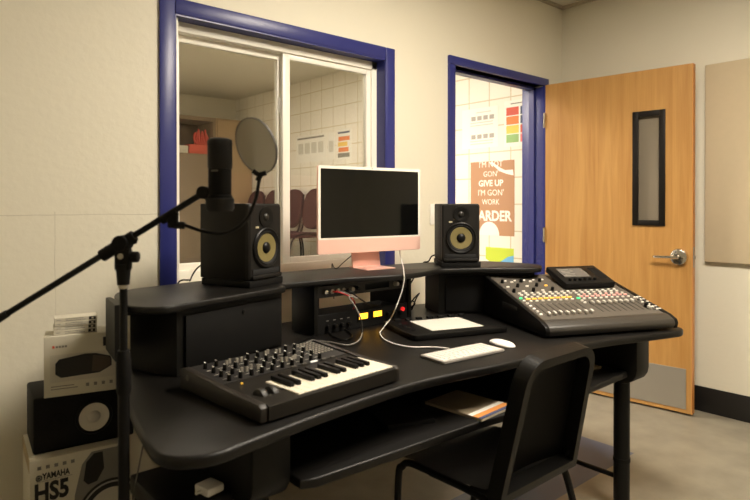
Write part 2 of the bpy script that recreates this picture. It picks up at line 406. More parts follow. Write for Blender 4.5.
part('latch_plate', door, STEEL, lambda bm: (bx2(bm, (DW + .001, .010, .86), (DW + .003, .034, .98)), bx2(bm, (DW + .002, .014, .91), (DW + .012, .030, .93), .003)))

# fixtures of the ceiling (the lamps that light both rooms)
def troffer(x, y, m, label, w=.6, l=1.2):
    t = thing('ceiling_light', label, 'light', (x, y, H), 0, 'ceiling light panels')
    part('frame', t, VINYL, lambda bm: sash_flat(bm, w, l))
    part('diffuser', t, m, bx2, (-w / 2 + .03, -l / 2 + .03, -.006), (w / 2 - .03, l / 2 - .03, -.002))
def sash_flat(bm, w, l):
    for lo, hi in (((-w / 2, -l / 2, -.012), (-w / 2 + .03, l / 2, 0)), ((w / 2 - .03, -l / 2, -.012), (w / 2, l / 2, 0)),
                   ((-w / 2 + .03, -l / 2, -.012), (w / 2 - .03, -l / 2 + .03, 0)), ((-w / 2 + .03, l / 2 - .03, -.012), (w / 2 - .03, l / 2, 0))): bx2(bm, lo, hi)
troffer(1.85, -1.75, DIFF, 'flush ceiling light panel above the right half of the studio desk')

troffer(2.2, 1.5, DIFF2, 'flush ceiling light panel of the next room beside the window')
troffer(-.7, 3.2, DIFF2, 'flush ceiling light panel deep in the next room')

# fabric panel on the right wall, light switch
bm = bmesh.new(); bx2(bm, (W - .034, -2.2, .892), (W - .001, -.955, 2.041), .006); tag(obj('acoustic_panel', bm, FABRIC), 'beige fabric wrapped acoustic panel on the right wall beside the door', 'wall panel')
sw = thing('light_switch', 'white light switch plate on the wall behind the speaker near the doorway', 'switch', (2.432, 0, 1.17))
part('plate', sw, WHITEP, bx2, (-.036, -.006, -.058), (.036, 0, .058), .003)
part('toggle', sw, WHITEP, bx2, (-.005, -.016, -.004), (.005, -.005, .012), .002)

# ------------------------------------------------------------------ studio desk
desk = thing('studio_desk', 'long black studio desk with raised shelf and wraparound front edge', 'desk', (1.48, -.8, 0))
def dpart(name, m, fn, *a, label=None, parent=None, **k):
    bm = bmesh.new(); fn(bm, *a, **k)
    o = obj(name, bm, m, parent or desk, parent is None, label); return o
DZ = .73; SZ = .944
top_pts = [(.478, -.854), (.456, -.97), (.437, -1.10), (.447, -1.155), (.485, -1.19), (.54, -1.203), (.62, -1.19), (.85, -1.155), (1.135, -1.133), (1.33, -1.148),
           (1.52, -1.175), (1.84, -1.195), (2.03, -1.22), (2.24, -1.28), (2.39, -1.325), (2.455, -1.332), (2.497, -1.30), (2.53, -1.20), (2.63, -.90), (2.58, -.62), (2.42, -.38), (2.2, -.25),
           (1.9, -.2), (1.5, -.17), (1.1, -.18), (.85, -.21), (.66, -.28), (.57, -.45)]
dpart('desktop', LAM, prism, catmull([(*p, 0) for p in top_pts], 5, True), DZ - .028, DZ, bev=.009)
sh_pts = [(.556, -.53), (.552, -.60), (.572, -.652), (.605, -.682), (.645, -.69), (.70, -.672), (.89, -.619), (1.06, -.574), (1.098, -.555), (1.112, -.512), (1.16, -.500), (1.22, -.500), (1.395, -.512), (1.60, -.572),
          (1.72, -.578), (1.86, -.545), (1.93, -.555), (2.075, -.640), (2.19, -.742), (2.255, -.785), (2.29, -.79), (2.32, -.765), (2.365, -.745), (2.395, -.70), (2.40, -.63), (2.382, -.55), (2.332, -.435), (2.25, -.365),
          (2.106, -.305), (1.912, -.262), (1.558, -.195), (1.317, -.189), (1.05, -.212), (.891, -.24), (.774, -.258), (.672, -.278), (.605, -.335), (.572, -.43)]
dpart('shelf', LAM, prism, catmull([(*p, 0) for p in sh_pts], 5, True), SZ - .022, SZ, bev=.006)
zb, zt = DZ, SZ - .022
cabL = [(.674, -.650), (1.098, -.530), (1.10, -.300), (.68, -.300), (.600, -.480)]
o = dpart('rack_cabinet', LAMD, prism, cabL, zb, zt, bev=.002, seg=1)
def onface(bm, A, B, u0, u1, z0, z1, th, bev=.003):
    A = Vector((*A, 0)); B = Vector((*B, 0)); d = (B - A).normalized(); n = Vector((d.y, -d.x, 0))
    rot = Matrix((d, -n, UP)).transposed()
    c = A + d * (u0 + u1) / 2 + n * th / 2; c.z = (z0 + z1) / 2
    box(bm, c, (u1 - u0, th, z1 - z0), rot, bev)
dpart('rack_panel', BLKM, onface, cabL[0], cabL[1], .025, .43, zb + .012, zt - .018, .010, parent=o)
def lock(bm, A, B, u, z, r=.007):
    A = Vector((*A, 0)); B = Vector((*B, 0)); d = (B - A).normalized(); n = Vector((d.y, -d.x, 0)); p = A + d * u; p.z = z
    cyl(bm, p, p + n * .014, r, bev=.001)
dpart('lock', BLKMETAL, lock, cabL[0], cabL[1], .25, zt - .04, parent=o)
cabR = [(1.965, -.470), (2.31, -.742), (2.36, -.60), (2.10, -.33), (2.02, -.33)]
o = dpart('rack_cabinet', LAMD, prism, cabR, zb, zt, bev=.002, seg=1)
dpart('rack_panel', BLKM, onface, cabR[0], cabR[1], .03, .41, zb + .012, zt - .018, .010, parent=o)
# centre rack bay: two side panels with rails
for x in (1.280, 1.772):
    o = dpart('bay_side', LAMD, bx2, (x - .009, -.480, zb), (x + .009, (-.325 if x < 1.5 else -.225), zt), .002)
    xs = x + .009 if x < 1.5 else x - .024
    def rail(bm):
        bx2(bm, (xs, -.466, zb + .002), (xs + .015, -.450, zt - .002))
        for k in range(10): bx2(bm, (xs + .004, -.4675, zb + .012 + k * .018), (xs + .011, -.4655, zb + .020 + k * .018))
    dpart('rack_rail', BLKMETAL, rail, parent=o)
# end plate on the left wing, modesty panel, tray, side brackets, legs
dpart('end_plate', LAMD, prism, [(.514, -.615), (.538, -.455), (.552, -.455), (.552, -.53), (.540, -.618)], .795, .950, bev=.002, seg=1)
dpart('end_plate_bracket', BLKMETAL, bx2, (.535, -.52, .90), (.64, -.50, .918))
dpart('back_panel', LAMD, prism, [(.78, -.60), (2.28, -.60), (2.28, -.582), (.78, -.582)], .50, DZ - .028)
tray = [(.768, -1.142), (.80, -1.158), (1.06, -1.170), (1.39, -1.180), (1.60, -1.205), (1.93, -1.225), (2.225, -1.218), (2.232, -1.20), (2.232, -.66), (.772, -.66)]
dpart('tray', LAM, prism, tray, .556, .580, bev=.005)
def gusset(bm, A, B):
    A = Vector((*A, 0)); B = Vector((*B, 0)); L = (B - A).length; d = (B - A).normalized()
    h0, h1, r = .525, DZ - .028, .06
    poly = [(0, h1), (0, h0 + r)] + [(r - r * math.cos(R(a)), h0 + r - r * math.sin(R(a))) for a in (22, 45, 67, 90)] + [(L, h0), (L, h1)]
    n = d.cross(UP)
    M4 = Matrix(((d.x, 0, n.x, A.x), (d.y, 0, n.y, A.y), (0, 1, 0, 0), (0, 0, 0, 1)))
    prism(bm, poly, -.052, .052, bev=.004, seg=2, M4=M4)
dpart('side_bracket', LAMD, gusset, (.710, -1.112), (.695, -.52)); dpart('side_bracket', LAMD, gusset, (2.288, -1.250), (2.29, -.56))
for (x, y, x2, y2) in ((.708, -1.04, .697, -.58), (2.287, -1.165, 2.289, -.62)):
    for (xx, yy) in ((x, y), (x2, y2)):
        o = dpart('leg', BLKMETAL, cyl, (xx, yy, .02), (xx, yy, .526), .031, bev=.002)
        bm = bmesh.new(); cyl(bm, (xx, yy, 0), (xx, yy, .022), .036, bev=.004); obj('foot', bm, RUBBER, o); bm = bmesh.new(); cyl(bm, (xx, yy, .20), (xx, yy, .215), .033); obj('leg_collar', bm, BLKM, o)
    dpart('leg_brace', BLKMETAL, tube, [(x, y, .13), (x2, y2, .13)], .010, smooth=0)

# ------------------------------------------------------------------ studio monitors on the shelf
def krk(label, x, y, rz):
    t = thing('studio_monitor', label, 'speaker', (x, y, SZ), rz, 'studio monitors on the desk shelf')      # origin: front left bottom corner
    w, h, d = .170, .285, .228
    part('cabinet', t, VINYLWRAP, bx2, (0, .018, .024), (w, d, h), .004)
    part('foam_pad', t, BLKM, bx2, (-.004, -.004, 0), (w + .004, d - .01, .024), .003)
    def baf(bm):
        o = rrect(w, h - .024, .012, 4, w / 2, .024 + (h - .024) / 2); i = rrect(w - .012, h - .036, .010, 4, w / 2, .024 + (h - .024) / 2)
        t2 = bmesh.new(); A = [t2.verts.new((p[0], .020, p[1])) for p in o]; A2 = [t2.verts.new((p[0], .006, p[1])) for p in o]; B = [t2.verts.new((p[0], 0, p[1])) for p in i]
        n = len(o)
        for P, Q in ((A, A2), (A2, B)):
            for k in range(n): t2.faces.new((P[k], P[(k + 1) % n], Q[(k + 1) % n], Q[k]))
        t2.faces.new(B); t2.faces.new(A[::-1]); bmesh.ops.recalc_face_normals(t2, faces=t2.faces); merge(bm, t2)
    b = part('baffle', t, BAFFLE, baf)
    cw = (w / 2, 0, .132)
    part('woofer_ring', b, BLK, lathe, [(.070, 0), (.070, .005), (.066, .008), (.058, .005), (.058, 0)], cw, (0, -1, 0), 40)
    part('surround', b, RUBBER, lathe, [(.060, .002), (.056, .007), (.050, .002), (.047, -.001)], cw, (0, -1, 0), 40)
    part('woofer_cone', b, YELCONE, lathe, [(.049, .0035), (.020, .0008), (.0, .0006)], cw, (0, -1, 0), 40)
    part('dust_cap', b, BLK, lathe, [(.020, .001), (.017, .006), (.010, .0095), (0, .011)], cw, (0, -1, 0), 24)
    ct = (w / 2, 0, .238)
    part('tweeter_waveguide', b, BLK, lathe, [(.037, 0), (.037, .004), (.033, .005), (.020, .001), (.014, .0006)], ct, (0, -1, 0), 32)
    part('tweeter_dome', b, mat('tweeter_dome', (38, 36, 32), .3), lathe, [(.013, .001), (.010, .005), (.005, .007), (0, .0075)], ct, (0, -1, 0), 20)
    part('port', b, RUBBER, bx2, (.014, -.003, .040), (w - .014, .001, .062), .004)
    part('port_lip', b, BAFFLE, bx2, (.008, -.010, .027), (w - .008, .001, .041), .004)
    part('badge', b, mat('badge_silver', (205, 196, 170), .3, .5), bx2, (.030, -.002, .200), (.046, .0005, .207), .0008, 1)
    return t
krk('black studio monitor with yellow cone on the left shelf wing, behind the microphone', .973, -.531, 20)
krk('black studio monitor with yellow cone on the right shelf wing before the doorway', 1.949, -.505, -38)

# ------------------------------------------------------------------ all in one computer
im = thing('desktop_computer', 'pink all in one desktop computer with black screen on the centre shelf', 'computer', (1.696, -.318, SZ), -6.2)
iw, zb_, zt_ = .547, .072, .446
part('display_body', im, PINK, prism, rrect(iw, zt_ - zb_, .008, 4, 0, (zb_ + zt_) / 2), -.0105, 0, bev=.001, seg=1, M4=front(0))
part('bezel', im, PALEPINK, prism, rrect(iw - .002, zt_ - zb_ - .060, .007, 4, 0, (zb_ + .060 + zt_) / 2), 0, .0012, M4=front(0))
part('screen', im, SCREEN, prism, rrect(.521, .293, .002, 2, 0, .287), .001, .0018, M4=front(0))
part('chin', im, mat('pink_chin', (240, 196, 180), .3, .1), prism, rrect(iw - .002, .060, .006, 4, 0, zb_ + .031), 0, .0012, M4=front(0))
part('camera_dot', im, INK, cyl, (0, -.001, zt_ - .006), (0, -.0019, zt_ - .006), .002)
part('stand', im, PINK, lambda bm: (bx2(bm, (-.075, -.062 + .10, .0), (.075, -.056 + .128, .006), .002), box(bm, (0, .060, .10), (.15, .006, .20), Matrix.Rotation(R(-10), 3, 'X'), .002), bx2(bm, (-.075, -.075, 0), (.075, .065, .005), .002)))
part('stand_hinge', im, PINK, bx2, (-.075, .008, .16), (.075, .062, .19), .002)
tag(part('computer_cable', None, BLK, tube, [pd(356, 251, 2.74), pd(351, 256, 2.70), pd(344, 262, 2.66), pz(337, 268.3, .9465), pz(334, 267.6, .9465), pz(332, 265.6, .94), (1.60, -.165, .80)], .0022), 'thin black power cable running down from the back of the pink computer', 'cable')
bm = bmesh.new(); P1 = pd(400, 254, 2.80)
tube(bm, [P1 + Vector((0, .0, .05)), P1, pd(402, 262, 2.70), pz(403.5, 268, .9475), pz(404, 274, .9485), pd(404.3, 279, 2.325), pd(402.5, 289, 2.325), pd(398.5, 301, 2.325), pd(394.5, 311, 2.33), pz(391, 318, .757), pz(387, 323, .757), pz(382.5, 329, .736), pz(380, 333, .735), pz(384, 339, .735),
          pz(395, 344, .735), pz(412, 347, .735), pz(432, 347, .735), pz(449, 348.5, .735)], .0024)
tag(obj('charging_cable', bm, WHITEP), 'white cable hanging from the pink computer to the white keyboard', 'cable')

# ------------------------------------------------------------------ white keyboard and mouse
kb = thing('computer_keyboard', 'slim white computer keyboard on the desk in front of the black tablet', 'keyboard', (1.493, -1.018, DZ), -5)
part('case', kb, mat('keyboard_case', (150, 145, 138), .4), prism, rrect(.279, .115, .008, 4), .001, .0085, bev=.001, seg=1)
KEYM = mat('white_key', (214, 207, 200), .5)
for r_ in range(6):
    nk = [14, 14, 14, 13, 12, 9][r_]; ww = .268 / nk
    for k in range(nk):
        part('key', kb, KEYM, bx2, (-.134 + k * ww + .0016, .0505 - (r_ + 1) * .0168 + .001, .0084), (-.134 + (k + 1) * ww - .0016, .0505 - r_ * .0168 - .001, .0102), .0006, 1)
mo = thing('computer_mouse', 'white low profile mouse beside the white keyboard', 'mouse', (1.697, -1.022, DZ), -12)
def mouse(bm):
    t = bmesh.new(); bmesh.ops.create_uvsphere(t, u_segments=28, v_segments=14, radius=1)
    for v in t.verts:
        s = 1 - .12 * abs(v.co.y)
        e = lambda q: math.copysign(abs(q) ** .75, q)
        v.co = Vector((e(v.co.x) * .0285 * s, e(v.co.y) * .0567, max(v.co.z, -.25) * .0125 + .004))
    merge(bm, t)
part('shell', mo, WHITEP, mouse)
part('base_plate', mo, STEEL, prism, rrect(.048, .098, .02, 5), 0, .002)

# ------------------------------------------------------------------ black tablet controller
tb = thing('pen_tablet', 'flat black tablet with a pale rectangular surface, behind the white keyboard', 'tablet', (1.735, -.712, DZ), -18.3)
part('body', tb, BLK, prism, rrect(.405, .290, .014, 4), .002, .022, bev=.003, seg=2)
part('drawing_surface', tb, mat('pale_surface', (206, 202, 192), .6), bx2, (-.105, -.098, .0215), (.122, .098, .0228))
for k in range(4): part('button', tb, BLKM, cyl, (-.165, -.06 + k * .04, .021), (-.165, -.06 + k * .04, .0255), .009, bev=.001)
for k in range(7): part('corner_connector', tb, BLKM, bx2, (-.16 + k * .05, .118, .021), (-.135 + k * .05, .136, .030), .002)

# ------------------------------------------------------------------ synthesizer
sy = thing('synthesizer', 'compact black analogue synthesizer with two octaves of keys on the left of the desk', 'synthesizer', (.667, -1.135, DZ), 5)
SW, SD = .468, .372
def prof_prism(bm, prof, x0, x1, bev=.003):     # side profile (y, z)
    t = bmesh.new(); A = [t.verts.new((x0, *p)) for p in prof]; B = [t.verts.new((x1, *p)) for p in prof]; n = len(prof)
    t.faces.new(A); t.faces.new(B[::-1])
    for i in range(n): t.faces.new((A[i], B[i], B[(i + 1) % n], A[(i + 1) % n]))
    bmesh.ops.recalc_face_normals(t, faces=t.faces)
    if bev: bmesh.ops.bevel(t, geom=t.edges[:], offset=bev, segments=2, affect='EDGES', profile=.5)
    merge(bm, t)
part('body', sy, SYNTHTOP, lambda bm: (prof_prism(bm, [(-.004, .006), (-.004, .039), (.004, .042), (.160, .042), (.19, .045), (.365, .056), (SD, .052), (SD, .006)], .020, SW - .018, 0)))
for x0, x1 in ((0, .021), (SW - .019, SW)):
    part('end_cheek', sy, mat('cheek', (34, 29, 24), .45), prof_prism, [(0, .004), (0, .036), (.012, .044), (.160, .047), (.20, .051), (.355, .061), (SD, .056), (SD, .004)], x0, x1)
for (x, y) in ((.04, .03), (SW - .04, .03), (.04, SD - .03), (SW - .04, SD - .03)): part('rubber_foot', sy, RUBBER, cyl, (x, y, 0), (x, y, .007), .010)
kx0, kx1 = .113, SW - .021; kw = (kx1 - kx0) / 15
part('key_bed', sy, INK, bx2, (kx0 - .001, .006, .012), (kx1 + .001, .150, .0402))
for k in range(15):
    part('white_key', sy, IVORY, bx2, (kx0 + k * kw + .0006, .007, .022), (kx0 + (k + 1) * kw - .0006, .142, .0455), .0012, 1)
for k in range(14):
    if k % 7 in (2, 6): continue
    xc = kx0 + (k + 1) * kw
    part('black_key', sy, BLK, prof_prism, [(.058, .043), (.061, .0555), (.142, .0575), (.142, .043)], xc - .0062, xc + .0062, .0012)
SWHEEL = mat('wheel', (40, 38, 36), .5)
for x in (.052, .084): part('wheel', sy, SWHEEL, cyl, (x - .008, .075, .032), (x + .008, .075, .032), .024, bev=.002, seg=28)
tilt = math.atan2(.011, .175)
def sp(x, t, n=0): return Vector((x, .19 + t * math.cos(tilt) - n * math.sin(tilt), .045 + t * math.sin(tilt) + n * math.cos(tilt)))
nrm = Vector((0, -math.sin(tilt), math.cos(tilt)))
RX = Matrix.Rotation(tilt, 3, 'X')
part('control_panel', sy, mat('synth_panel', (34, 32, 31), .5), box, sp(SW / 2, .0875, .0004), (SW - .046, .165, .002), RX)
for j, t in enumerate((.020, .058, .096, .138)):
    for k in range(10):
        x = .05 + k * .0335
        if j in (1, 3) and k in (2, 3, 6, 7): continue
        if x > .355 and j > 1: continue
        p = sp(x, t)
        o = part('knob', sy, BLK, cyl, p, p + nrm * .017, .0062, .0050, 14, .001)
        part('knob_pointer', o, WHITEINK, box, p + nrm * .0172 + Vector((0, .002, 0)), (.0022, .008, .0010), RX)
for (t, xs) in ((.058, (2, 3, 6, 7)), (.138, (2, 3, 6, 7))):
    for k in xs:
        for q in (-.007, .007):
            p = sp(.05 + k * .0335 + q, t)
            part('slider_slot', sy, INK, box, p + nrm * .0012, (.003, .030, .001), RX)
            part('slider_cap', sy, STEEL, box, sp(.05 + k * .0335 + q, t + random.uniform(-.01, .01), .008), (.007, .005, .013), RX)
part('legend', sy, mat('legend_ink', (200, 196, 186), .6), lambda bm: [box(bm, sp(.05 + k * .0335, t, .0016), (.018, .0016, .0006), RX) for t in (.034, .076, .115) for k in range(10)])
def jacks(bm):
    for j in range(8):
        for k in range(6):
            p = sp(.372 + k * .0125, .060 + j * .0145); cyl(bm, p, p + nrm * .0035, .0042, seg=10)
o = part('patch_bay', sy, STEEL, jacks); o['kind'] = 'stuff'
for k, w_ in enumerate((.016, .016, .024, .016, .016)):
    part('lit_button', sy, mat('lit_button', (240, 236, 230), .4, emit=.35) if k == 2 else GREYP, box, sp(.245 + k * .036, .004, .003), (w_, .007, .004), RX, .001)
part('status_light', sy, LED_Y, cyl, sp(.062, -.02, .001), sp(.062, -.02, .004), .003)
part('emblem', sy, GREYP, cyl, (-.0005, .33, .04), (.001, .33, .04), .008)

# ------------------------------------------------------------------ digital mixing console
mxr = thing('mixing_console', 'large black and grey digital mixing console with tilted screen on the right of the desk', 'mixing console', (1.887, -1.0695, DZ), -25)
MW, MD = .594, .49
for (x, y) in ((.06, .05), (MW - .06, .05), (.06, MD - .05), (MW - .06, MD - .05)): part('rubber_foot', mxr, RUBBER, cyl, (x, y, 0), (x, y, .013), .014)
part('side_cheek', mxr, BLK, prof_prism, [(-.004, .008), (-.010, .028), (-.004, .044), (.03, .060), (MD, .178), (MD, .010)], 0, .022, .004)
part('side_cheek', mxr, BLK, prof_prism, [(-.004, .008), (-.010, .028), (-.004, .044), (.03, .060), (MD, .178), (MD, .010)], MW - .022, MW, .004)
part('chassis', mxr, PANELG, prof_prism, [(.004, .012), (.004, .044), (.03, .0565), (MD - .004, .1735), (MD - .004, .012)], .020, MW - .020, 0)
part('front_lip', mxr, mat('console_lip', (52, 48, 43), .42), prof_prism, [(-.004, .008), (-.012, .028), (-.006, .044), (.026, .059), (.045, .062), (.03, .008)], .016, MW - .016, .005)
part('side_handle', mxr, RUBBER, bx2, (-.002, .20, .065), (.004, .32, .088), .002)
ml = math.atan2(.117, .456); RM = Matrix.Rotation(ml, 3, 'X'); mn = Vector((0, -math.sin(ml), math.cos(ml)))
def mp(x, t, n=0): return Vector((x, .03, .057)) + Vector((0, math.cos(ml), math.sin(ml))) * t + mn * n
nb = [0]
def btn(x, t, m, w=.009, h=.0065):
    w *= 1.15
    nb[0] += 1; return part('button', mxr, m, box, mp(x, t, .002), (w, h, .005), RM)
cx = lambda k: .068 + k * .0275
for k in range(8):                                        # left bank
    part('fader_slot', mxr, INK, box, mp(cx(k), .105, .0004), (.003, .10, .001), RM)
    part('fader_cap', mxr, mat('fader_cap', (206, 200, 190), .4) if k == 0 else bpy.data.materials['fader_cap'], box, mp(cx(k), .050 + (k % 3) * .003, .008), (.010, .018, .012), RM, .002)
    btn(cx(k), .205, LED_Y, .017); btn(cx(k), .224, LED_W); btn(cx(k), .184, LED_W)
for k in range(9):                                        # right bank
    x = .318 + k * .0272
    part('fader_slot', mxr, INK, box, mp(x, .105, .0004), (.003, .10, .001), RM)
    part('fader_cap', mxr, bpy.data.materials['fader_cap'], box, mp(x, .128 - (.07 if k == 8 else 0), .008), (.010, .018, .012), RM, .002)
    btn(x, .205, LED_P, .013); btn(x, .224, LED_P if k % 2 else LED_W); btn(x, .184, LED_W)
for k in range(7): btn(.040, .060 + k * .026, LED_W if k != 6 else LED_G)
btn(.294, .19, LED_G, .012); btn(.294, .165, LED_W); btn(.294, .145, LED_W)
o = part('button_bank', mxr, LED_W, lambda bm: [box(bm, mp(.060 + k * .029, t, .002), (.0115, .0065, .005), RM) for t in (.246, .264) for k in range(17)]); o['kind'] = 'stuff'; o['label'] = 'rows of small pale buttons'
for j in range(6):
    for k in range(3): btn(.566 + k * .0125 - .01, .050 + j * .024, LED_W if (j + k) % 4 else GREYP, .008)
for j in range(3):                                        # channel strip top left
    for k in range(5):
        x = .045 + k * .046; t = .285 + j * .052
        if (j + k) % 2 == 0:
            p = mp(x, t); o = part('knob', mxr, BLK, cyl, p, p + mn * .016, .0075, .0062, 14, .001)
        else: btn(x, t, LED_W if k != 4 else LED_Y, .011)
for k in range(5): btn(.068 + k * .046, .405, LED_W, .008, .005)
part('panel_print', mxr, mat('panel_print', (150, 144, 134), .6), lambda bm: [box(bm, mp(.085 + k * .0285, .155, .0003), (.008, .0015, .0006), RM) for k in range(16)])
ps = ml + R(6); RP = Matrix.Rotation(ps, 3, 'X'); pn = Vector((0, -math.sin(ps), math.cos(ps)))
def pp(x, t, n=0): return mp(0, .282, .006) + Vector((x, 0, 0)) + Vector((0, math.cos(ps), math.sin(ps))) * t + pn * n
pod = part('screen_pod', mxr, BLK, box, pp(.415, .083, .010), (.250, .168, .028), RP, .005)
part('display', pod, LCD, box, pp(.385, .098, .0245), (.130, .082, .0015), RP)
part('display_text', pod, INKG, lambda bm: [box(bm, pp(.385 - .035 + .012 * (j % 2), .070 + j * .014, .0255), (.06 - .01 * (j % 3), .004, .0006), RP) for j in range(5)])
for k in range(6):
    p = pp(.325 + k * .025, .028, .022); part('screen_knob', pod, BLKM, cyl, p, p + pn * .013, .0075, .0065, 14, .001)
part('cable_port_cover', pod, BLKM, box, pp(.505, .09, .024), (.04, .10, .002), RP)
pk = mp(.535, .075); part('talk_knob', mxr, BLK, cyl, pk, pk + mn * .018, .010, .008, 16, .001)

# ------------------------------------------------------------------ rack gear in the centre bay
rk = thing('rack_effects_unit', 'black rack unit with silver knobs hung under the centre shelf', 'rack unit', (1.526, -.470, .868))
part('case', rk, BLKM, bx2, (-.215, .004, .002), (.215, .11, .046), .001, 1)
part('face_plate', rk, mat('rack_face', (28, 26, 24), .4, .2), bx2, (-.2365, -.002, .001), (.2365, .004, .046), .001, 1)
for i, (x, m_) in enumerate(((-.205, CHROME), (-.075, STEEL), (-.045, BLK), (.165, STEEL), (.195, BLK))):
    part('knob', rk, m_, cyl, (x, -.002, .024), (x, -.022, .024), .010, .0085, 18, .001)
part('meter_window', rk, SCREEN, bx2, (.0, -.0035, .012), (.13, -.0018, .036))
part('socket', rk, STEEL, lambda bm: [cyl(bm, (-.165 + k * .028, -.001, .022), (-.165 + k * .028, -.006, .022), .009) for k in range(3)])
rl = thing('rack_preamp', 'black rack preamp with two glowing yellow meters at the bottom of the centre bay', 'rack unit', (1.526, -.470, DZ))
part('case', rl, BLKM, bx2, (-.215, .004, .0), (.215, .16, .066), .001, 1)
part('face_plate', rl, BLKM, bx2, (-.2365, -.004, .001), (.2365, .004, .074), .001, 1)
for x in (-.012, .064):
    o = part('meter', rl, BLK, bx2, (x - .030, -.007, .030), (x + .030, -.003, .064), .001, 1)
    part('meter_glow', o, LED_O, bx2, (x - .022, -.0082, .036), (x + .022, -.0068, .058))
for k in range(4): part('knob', rl, BLK, cyl, (-.19 + k * .034, -.004, .026), (-.19 + k * .034, -.020, .026), .009, .008, 16, .001)
part('legend', rl, INKG, lambda bm: [bx2(bm, (-.195 + k * .034, -.0046, .048), (-.183 + k * .034, -.0038, .051)) for k in range(4)])
for k in range(3): part('knob', rl, BLKMETAL, cyl, (.12 + k * .034, -.004, .040), (.12 + k * .034, -.020, .040), .009, .008, 16, .001)
part('power_light', rl, LED_R, cyl, (.205, -.004, .05), (.205, -.012, .05), .009)

# patch cables
def cable(name, pts, r, m, label):
    bm = bmesh.new(); tube(bm, pts, r); tag(obj(name, bm, m), label, 'cable')
f = lambda x, z, y=-.478: Vector((x, y, z))
cable('patch_cable', [f(1.389, .89), f(1.40, .883, -.51), f(1.44, .862, -.53), pd(349, 297, 2.17), pd(356, 308, 2.13), pd(361, 320, 2.10), pz(362, 332, .737), pz(359, 340, .737), pz(348, 345, .737), pz(328, 342, .737), pz(310, 341, .737), (1.040, -.70, .750), (1.030, -.742, .760)], .0028, GREYCAB, 'grey patch cable looping from the hung rack unit to the desktop')
cable('patch_cable', [f(1.361, .89), f(1.375, .888, -.505), f(1.41, .87, -.52), f(1.445, .845, -.505), f(1.455, .82, -.49), f(1.458, .812, -.48)], .0028, REDCAB, 'short red patch cable under the centre shelf')
cable('patch_cable', [f(1.417, .89), f(1.43, .885, -.50), f(1.46, .86, -.51), f(1.53, .825, -.495), f(1.60, .812, -.47), f(1.66, .809, -.42)], .0030, BLK, 'black patch cable drooping behind the red one in the rack bay')
cable('audio_cable', [(.933, -.757, .762), (.936, -.72, .757), (.98, -.665, .737), pz(322, 332, .735), pz(334, 337, .735), pz(345, 340, .735), pz(352, 335, .735), pz(340, 326, .735)], .0032, BLK, 'black audio cable lying behind the synthesizer')
cable('speaker_cable', [pd(209, 262.5, 2.19), pd(203, 264, 2.19), pd(197, 268.5, 2.19), pd(192.5, 275, 2.20), pz(190, 280.5, .948), pz(188, 280, .947), (.855, -.215, .935), (.855, -.19, .80), (.855, -.185, .738)], .003, BLK, 'black cable curving from behind the left studio monitor to the shelf')
cable('speaker_cable', [Vector((2.075, -.355, .985)), Vector((2.05, -.345, .978)), Vector((2.04, -.335, .955)), Vector((2.045, -.31, .948)), Vector((2.06, -.29, .946)), Vector((2.07, -.262, .93)), Vector((2.0, -.25, .84)), Vector((1.93, -.26, .76)), Vector((1.90, -.30, .736)), Vector((1.88, -.36, .735))], .0035, BLK, 'black cable behind the right studio monitor dropping to the desk')
cable('hanging_cable', [pd(143, 446, 1.40), pd(139, 466, 1.42), pd(135, 488, 1.45), pd(133, 520, 1.47)], .0018, GREYCAB, 'thin grey cord hanging below the left end of the desk')
# small black cable tangle seen right of the bay
cable('coiled_cable', [Vector((1.80, -.36, .735)), Vector((1.815, -.39, .77)), Vector((1.86, -.40, .79)), Vector((1.90, -.38, .77)), Vector((1.87, -.36, .738)), Vector((1.83, -.39, .745)), Vector((1.85, -.42, .80)), Vector((1.91, -.40, .82)), Vector((1.93, -.36, .79)), Vector((1.92, -.34, .735))], .0032, BLK, 'tangled black cable on the desk between the rack bay and the right cabinet')

# ------------------------------------------------------------------ books on the tray
bk = thing('magazine', 'magazine with grey cover and orange stripe on the tray under the desk', 'magazine', (1.458, -1.070, .580), 4)
part('pages', bk, mat('pages', (190, 178, 154), .7), bx2, (-.085, -.110, 0), (.085, .110, .008), .001, 1)
part('cover', bk, mat('cover_grey', (158, 144, 120), .6), bx2, (-.085, -.058, .008), (.085, .110, .0092))
part('cover_stripe', bk, PAPER, bx2, (-.085, -.076, .008), (.085, -.058, .0092)); part('cover_stripe', bk, mat('stripe_orange', (206, 134, 62), .6), bx2, (-.085, -.098, .008), (.085, -.076, .0092))
part('cover_stripe', bk, NAVYI, bx2, (-.085, -.110, .008), (.085, -.098, .0092))
bm = bmesh.new(); prism(bm, [(2.06, -1.10), (2.19, -1.13), (2.21, -1.02), (2.08, -.99)], .580, .588); tag(obj('booklet', bm, CARDB), 'tan booklet at the right end of the tray under the desk', 'booklet')
bm = bmesh.new(); prism(bm, [(1.13, -1.05), (1.27, -1.10), (1.31, -.95), (1.17, -.92)], .580, .592); tag(obj('notebook', bm, BLKM), 'dark notebook left of the magazine on the tray', 'notebook')

